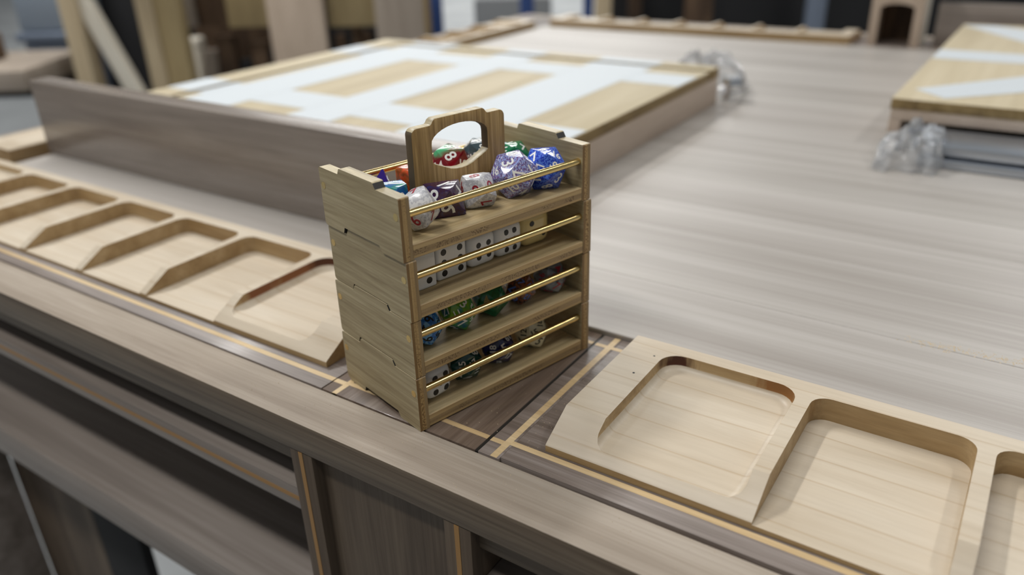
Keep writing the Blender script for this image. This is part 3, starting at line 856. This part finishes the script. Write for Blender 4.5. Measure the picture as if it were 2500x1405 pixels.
# ------------------------------------------------------------------ right-hand open box with ply lid and strips
RB = empty('open_stand', (0, 0, ZT + 0.0026))
tag(RB, 'open-fronted stand with a birch lid and slanting white strips', 'stand')
rx0, rx1, ry0, ry1 = 0.082, 0.62, 0.556, 1.045
lid = box('lid', (rx0, rx1, ry0, ry1, 0.0305, 0.0395), ['birch_ply', 'ply_edge_brown'], RB, 0.0004)
for p in lid.data.polygons:
    if abs(p.normal.z) < 0.5: p.material_index = 1
box('front_rail', (rx0 + 0.0008, rx1, ry0 + 0.001, ry0 + 0.012, 0.0205, 0.0304), 'beige_side', RB, 0.0004)
box('side_panel', (rx0 + 0.0006, rx0 + 0.0105, ry0 + 0.0008, ry1 - 0.001, 0, 0.0203), 'beige_side', RB, 0.0004)
box('side_panel', (rx0 + 0.0006, rx0 + 0.0105, ry0 + 0.0125, ry1 - 0.001, 0.0204, 0.0304), 'beige_side', RB, 0.0004)
box('side_panel', (rx1 - 0.0105, rx1 - 0.0006, ry0 + 0.0008, ry1 - 0.001, 0, 0.0203), 'beige_side', RB, 0.0004)
box('back_panel', (rx0 + 0.011, rx1 - 0.011, ry1 - 0.012, ry1 - 0.001, 0, 0.0304), 'beige_side', RB, 0.0004)
def poly_strip(pts):
    link_mesh('white_strip', bm_mesh(prism_bm(pts, 0.03952, 0.0399, 'Z'), 'white_strip'), 'white_strip', RB)
poly_strip([(0.0935, 0.602), (0.122, 0.572), (0.27, 0.716), (0.262, 0.812)])
poly_strip([(0.083, 0.768), (0.40, 0.776), (0.40, 0.824), (0.083, 0.828)])
poly_strip([(0.083, 1.030), (0.158, 0.915), (0.30, 0.76), (0.30, 0.845), (0.160, 1.01), (0.12, 1.036)])

# steel bars in clear wrap, lying in front of and under the stand
def bar(label, x0, x1, y0, y1, z0, z1):
    o = box('steel_bar', (x0, x1, y0, y1, ZT + z0, ZT + z1), 'steel_bar', None, 0.0015)
    tag(o, label, 'bar', 'wrapped steel bars')
bar('lower flat steel bar in clear wrap under the open stand', 0.118, 0.60, 0.494, 0.552, 0.0027, 0.0105)
bar('upper flat steel bar in clear wrap, lying on the lower bar', 0.122, 0.60, 0.497, 0.550, 0.0126, 0.0212)

def crumple(name, label, loc, dims, seed, rz=0.0):
    """bunched clear film: a sheet folded up by sharp ridged noise"""
    from mathutils import noise as mn
    off = Vector((seed * 3.1, seed * 1.7, seed * 0.9))
    bm = bmesh.new()
    n = 30
    g = []
    for i in range(n + 1):
        row = []
        for j in range(n + 1):
            u, v = i / n * 2 - 1, j / n * 2 - 1
            p = Vector((u, v, 0))
            r1 = 1 - abs(mn.noise(p * 1.7 + off)) * 2.4
            r2 = 1 - abs(mn.noise(p * 4.3 + off * 2)) * 2.2
            edge = (1 - u * u) * (1 - v * v)
            h = max(0.0, edge ** 0.45 * (0.55 + 0.45 * r1) + 0.22 * r2 * edge ** 0.3)
            k = Vector((mn.noise(p * 2.6 + off * 3), mn.noise(p * 2.6 - off), 0)) * 0.28
            row.append(bm.verts.new(((u + k.x) * dims[0], (v + k.y) * dims[1], h * dims[2])))
        g.append(row)
    for i in range(n):
        for j in range(n):
            bm.faces.new((g[i][j], g[i + 1][j], g[i + 1][j + 1])); bm.faces.new((g[i][j], g[i + 1][j + 1], g[i][j + 1]))
    me = bm_mesh(bm, name)
    o = link_mesh(name, me, 'clear_film', None, loc, (0, 0, rz))
    tag(o, label, 'plastic wrap')
    return o
crumple('plastic_wrap', 'crumpled clear plastic wrap bunched at the end of the steel bars', (0.113, 0.506, ZT + 0.0028), (0.024, 0.036, 0.031), 3)
crumple('plastic_wrap', 'clear crumpled plastic bag behind the far corner of the striped panel', (-0.140, 0.690, ZT + 0.0028), (0.045, 0.028, 0.040), 5)

# chrome fitting beside the bag
CF = empty('chrome_fitting', (-0.094, 0.650, ZT + 0.0027))
tag(CF, 'small chrome caster fitting standing beside the striped panel corner', 'fitting')
link_mesh('foot', bm_mesh(cyl_bm(0.011, 0.010, 28), 'foot'), 'chrome', CF, sharp=40)
link_mesh('stem', bm_mesh(cyl_bm(0.007, 0.008, 24), 'stem'), 'chrome', CF, (0, 0, 0.0101), sharp=40)
link_mesh('cap', bm_mesh(cyl_bm(0.0125, 0.007, 28, r2=0.010), 'cap'), 'chrome', CF, (0, 0, 0.0182), sharp=40)

# ------------------------------------------------------------------ far open wooden box and far standing board
FB = empty('arched_box', (0, 0, ZT + 0.0001))
tag(FB, 'upright wooden box with a dark arched opening at the far table edge', 'box')
fx0, fx1, fy0, fy1, fh = -0.046, 0.024, 1.092, 1.150, 0.105
arch = [(fx0, 0), (fx0 + 0.012, 0), (fx0 + 0.012, 0.052)]
arch += [(fx0 + 0.012 + 0.023 - 0.023 * math.cos(math.pi * k / 8), 0.052 + 0.007 * math.sin(math.pi * k / 8)) for k in range(1, 8)]
arch += [(fx0 + 0.058, 0.052), (fx0 + 0.058, 0), (fx1, 0), (fx1, fh), (fx0, fh)]
link_mesh('front_board', bm_mesh(prism_bm(arch, fy0, fy0 + 0.008, 'Y'), 'front_board'), 'ply_pink', FB)
box('side_board', (fx0, fx0 + 0.008, fy0 + 0.0082, fy1, 0, fh), 'ply_pink', FB)
box('side_board', (fx1 - 0.008, fx1, fy0 + 0.0082, fy1, 0, fh), 'pine_pale', FB)
box('back_board', (fx0 + 0.0082, fx1 - 0.0082, fy1 - 0.008, fy1, 0, fh), 'scrap_brown', FB)
box('top_board', (fx0, fx1, fy0, fy1, fh + 0.0002, fh + 0.008), 'ply_pink', FB)
ob = box('standing_board', (0.040, 0.60, 1.110, 1.124, ZT + 0.0001, ZT + 0.060), 'walnut_board', None, 0.0008)
tag(ob, 'grey-brown board standing on edge along the far side, behind the open stand', 'board')

# ------------------------------------------------------------------ sawdust on the rail and block
random.seed(11)
bm = bmesh.new()
for k in range(420):
    if k < 260:
        x = random.uniform(-0.16, 0.16); yy = random.uniform(-0.0225, 0.001)
    elif k < 360:
        x = random.uniform(-0.02, 0.052); yy = random.uniform(0.004, 0.10)
        if x < 0.027 and yy > 0.004 + 0.0: yy = random.uniform(0.004, 0.014) if x < 0.0 else yy
    else:
        x = random.uniform(0.0385, 0.0525); yy = random.uniform(0.012, 0.10)
    r = random.uniform(0.00008, 0.00024)
    v = [bm.verts.new((x + r * math.cos(a), yy + r * math.sin(a), ZT + 0.00007)) for a in (0.3, 1.9, 3.4, 5.0)]
    t = bm.verts.new((x, yy, ZT + 0.00007 + r * 0.9))
    for i in range(4): bm.faces.new((v[i], v[(i + 1) % 4], t))
for k in range(260):                                     # a drift of coarser dust on the topper
    t_ = random.random()
    x = 0.166 + 0.052 * t_ + random.gauss(0, 0.003); yy = 0.1875 + 0.003 * t_ + random.gauss(0, 0.0022)
    r = random.uniform(0.00015, 0.00055)
    v = [bm.verts.new((x + r * math.cos(a), yy + r * math.sin(a), ZT + 0.00252)) for a in (0.3, 1.9, 3.4, 5.0)]
    t = bm.verts.new((x, yy, ZT + 0.00252 + r * 0.7))
    for i in range(4): bm.faces.new((v[i], v[(i + 1) % 4], t))
so = link_mesh('sawdust', bm_mesh(bm, 'sawdust'), 'sawdust')
tag(so, 'pale sawdust grains scattered over the rail and block round the dice trays', 'sawdust', kind='stuff')

# ------------------------------------------------------------------ shop behind the table (placed in the camera-facing aisle frame)
AISLE = Matrix.Translation((0.1963, -0.2128, 0)) @ Matrix.Rotation(math.radians(34.3666), 4, 'Z')
def shop(name, a0, a1, d0, d1, z0, z1, mat, label=None, cat=None, parent=None, bev=0.002, group=None):
    o = box(name, (a0, a1, d0, d1, z0, z1), mat, parent, bev)
    if parent is None:
        o.matrix_world = AISLE
        tag(o, label, cat, group)
    return o
def rack(name, label, cat):
    E = empty(name); E.matrix_world = AISLE
    return tag(E, label, cat)


R1 = rack('timber_frame', 'pine trestle frame with two posts and a leaning pale brace, left background', 'frame')
shop('post', -1.053, -1.012, 2.00, 2.06, 0, 1.0, 'pine', parent=R1)
shop('post', -0.916, -0.874, 2.10, 2.15, 0, 1.0, 'pine', parent=R1)
shop('side_board', -0.8735, -0.815, 2.11, 2.16, 0, 1.0, 'ply_yellow', parent=R1)
br = box('brace', (-0.018, 0.018, 2.02, 2.05, -0.62, 0.46), 'pine_pale', R1, 0.001)
br.location = (-0.965, 0, 0.66); br.rotation_euler = (0, math.radians(-18.9), 0)
shop('top_rail', -1.053, -0.815, 2.02, 2.13, 1.001, 1.06, 'pine', parent=R1)
shop('cavity_shade', -1.30, -0.62, 2.56, 2.90, 0, 1.0, 'dark_void', 'solid black block painting the shaded cavity behind the pine trestle frame', 'cabinet')  # solid block whose black colour paints the shade of a cavity

def bin_(a0, a1, z0, z1, mat, label):
    E_ = rack('storage_bin', label, 'bin'); E_['group'] = 'stacked grey storage bins'
    shop('body', a0 + 0.012, a1 - 0.012, 2.30, 2.52, z0, z1 - 0.026, mat, parent=E_, bev=0.01)
    shop('rim', a0, a1, 2.288, 2.532, z1 - 0.0255, z1, mat, parent=E_, bev=0.006)
    return E_
bin_(-1.345, -1.205, 0.36, 0.676, 'bin_dark', 'lower blue-grey storage bin in the left background')
bin_(-1.345, -1.185, 0.677, 0.93, 'bin_grey', 'upper pale blue-grey storage bin stacked on the lower one')
shop('bin_stand', -1.36, -1.20, 2.30, 2.52, 0, 0.359, 'scrap_brown', 'brown crate under the stacked grey storage bins', 'crate')

S1 = rack('low_shelf', 'low tan shelf at the left edge of the picture', 'shelf')
shop('shelf_board', -1.55, -1.098, 1.86, 2.16, 0.604, 0.650, 'ply_taupe', parent=S1)
for a in (-1.54, -1.14): shop('leg', a, a + 0.03, 2.10, 2.15, 0, 0.6035, 'scrap_brown', parent=S1)
shop('under_shade', -1.51, -1.12, 2.08, 2.14, 0.545, 0.6035, 'dark_void', parent=S1)  # black strip painting the shadow below the shelf board
shop('offcut_block', -1.42, -1.235, 1.93, 2.05, 0.6505, 0.712, 'scrap_brown', 'brown offcut block lying on the low shelf at the left edge', 'wood block')
shop('offcut_block', -1.40, -1.262, 1.95, 2.04, 0.7125, 0.775, 'dark_void', 'black block stacked on the brown offcut, left edge', 'wood block')

C1 = rack('plywood_cabinet', 'plywood cabinet with an open dark bay, upper left background', 'cabinet')
shop('apron_panel', -0.900, -0.845, 2.30, 2.33, 0.676, 1.0, 'ply_taupe', parent=C1)
shop('apron_panel', -0.8445, -0.757, 2.315, 2.34, 0.676, 1.0, 'scrap_brown', parent=C1)
shop('apron_panel', -0.7565, -0.620, 2.30, 2.33, 0.672, 1.0, 'ply_yellow', parent=C1)
shop('back_panel', -0.93, -0.60, 2.50, 2.53, 0, 1.0, 'scrap_brown', parent=C1)
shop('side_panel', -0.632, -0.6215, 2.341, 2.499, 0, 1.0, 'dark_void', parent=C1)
shop('white_board', -0.935, -0.885, 2.38, 2.46, 0, 0.632, 'pine_pale', 'narrow white board standing in the open cabinet bay', 'board', bev=0.008)
for i, (a, w, z, m) in enumerate(((-0.872, 0.035, 0.60, 'ply_taupe'), (-0.828, 0.05, 0.64, 'scrap_brown'), (-0.770, 0.03, 0.57, 'dark_void'), (-0.732, 0.045, 0.62, 'scrap_brown'), (-0.68, 0.03, 0.60, 'dark_void'))):
    shop('scrap_board', a, a + w, 2.38, 2.42, 0, z, m, ['grey-brown scrap board beside the white board in the cabinet bay', 'wide brown scrap board in the open cabinet bay', 'short black scrap board in the open cabinet bay', 'brown scrap board in the right half of the cabinet bay', 'black scrap board at the right end of the cabinet bay'][i], 'board', group='scrap boards in the cabinet bay')

shop('plywood_sheet', -0.619, -0.472, 2.20, 2.225, 0, 1.0, 'ply_pink', 'pinkish plywood sheet standing upright, upper left of the striped panel', 'sheet')
C2 = rack('scrap_bin', 'plywood fronted scrap bin holding brown offcuts', 'bin')
shop('front_panel', -0.4715, -0.334, 2.25, 2.275, 0.672, 1.0, 'ply_yellow', parent=C2)
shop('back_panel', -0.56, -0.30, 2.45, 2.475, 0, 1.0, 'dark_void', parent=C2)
for i, (a, w, z, m) in enumerate(((-0.468, 0.022, 0.645, 'scrap_brown'), (-0.443, 0.018, 0.60, 'ply_taupe'), (-0.422, 0.028, 0.69, 'scrap_brown'), (-0.391, 0.02, 0.65, 'scrap_brown'), (-0.368, 0.028, 0.66, 'dark_void'))):
    shop('offcut_strip', a, a + w, 2.30, 2.33, 0, z, m, ['brown offcut strip at the left of the scrap bin', 'grey offcut strip in the scrap bin', 'widest brown offcut strip in the middle of the scrap bin', 'thin brown offcut strip in the scrap bin, right of the middle', 'black offcut strip at the right of the scrap bin'][i], 'board', group='offcuts in the scrap bin')
shop('plywood_sheet', -0.3335, -0.206, 2.18, 2.21, 0, 1.0, 'ply_taupe', 'taupe plywood sheet standing upright beside the blue post', 'sheet')
shop('edge_board', -0.2055, -0.194, 2.18, 2.24, 0, 1.0, 'ply_edge_brown', 'narrow olive brown edge board between the taupe sheet and the blue post', 'board')
shop('steel_post', -0.228, -0.190, 2.60, 2.64, 0, 1.0, 'blue_paint', 'blue steel post right of the taupe sheet', 'post')
shop('steel_post', 0.060, 0.110, 3.00, 3.04, 0, 1.0, 'blue_paint', 'blue steel post behind the far left corner of the table', 'post')
shop('steel_post', 0.255, 0.284, 2.64, 2.68, 0, 1.0, 'blue_paint', 'blue steel post left of the tan post', 'post')
shop('tan_post', 0.286, 0.334, 2.58, 2.63, 0, 1.0, 'pine', 'tan wooden post behind the far card tray', 'post')
shop('grey_machine', -0.15, 0.25, 4.3, 4.8, 0.0, 0.52, 'grey_bench', 'pale grey machine base beyond the far left table corner', 'machine', bev=0.02)
shop('bench_shade', 0.36, 2.1, 2.78, 3.3, 0, 1.0, 'dark_void', 'long black block painting the shaded hollows behind the far card tray', 'workbench')  # added block, black colour standing for shade in the hollows
shop('bench_leg', 0.575, 0.652, 2.60, 2.66, 0, 1.0, 'scrap_brown', 'brown wooden bench leg in front of the black shade block', 'leg')
shop('bench_leg', 0.40, 0.44, 2.66, 2.70, 0, 1.0, 'scrap_brown', 'thin brown bench leg near the tan post', 'leg')
shop('steel_post', 0.962, 1.015, 2.62, 2.66, 0, 1.0, 'bin_dark', 'slate blue steel post in front of the black shade block', 'post')
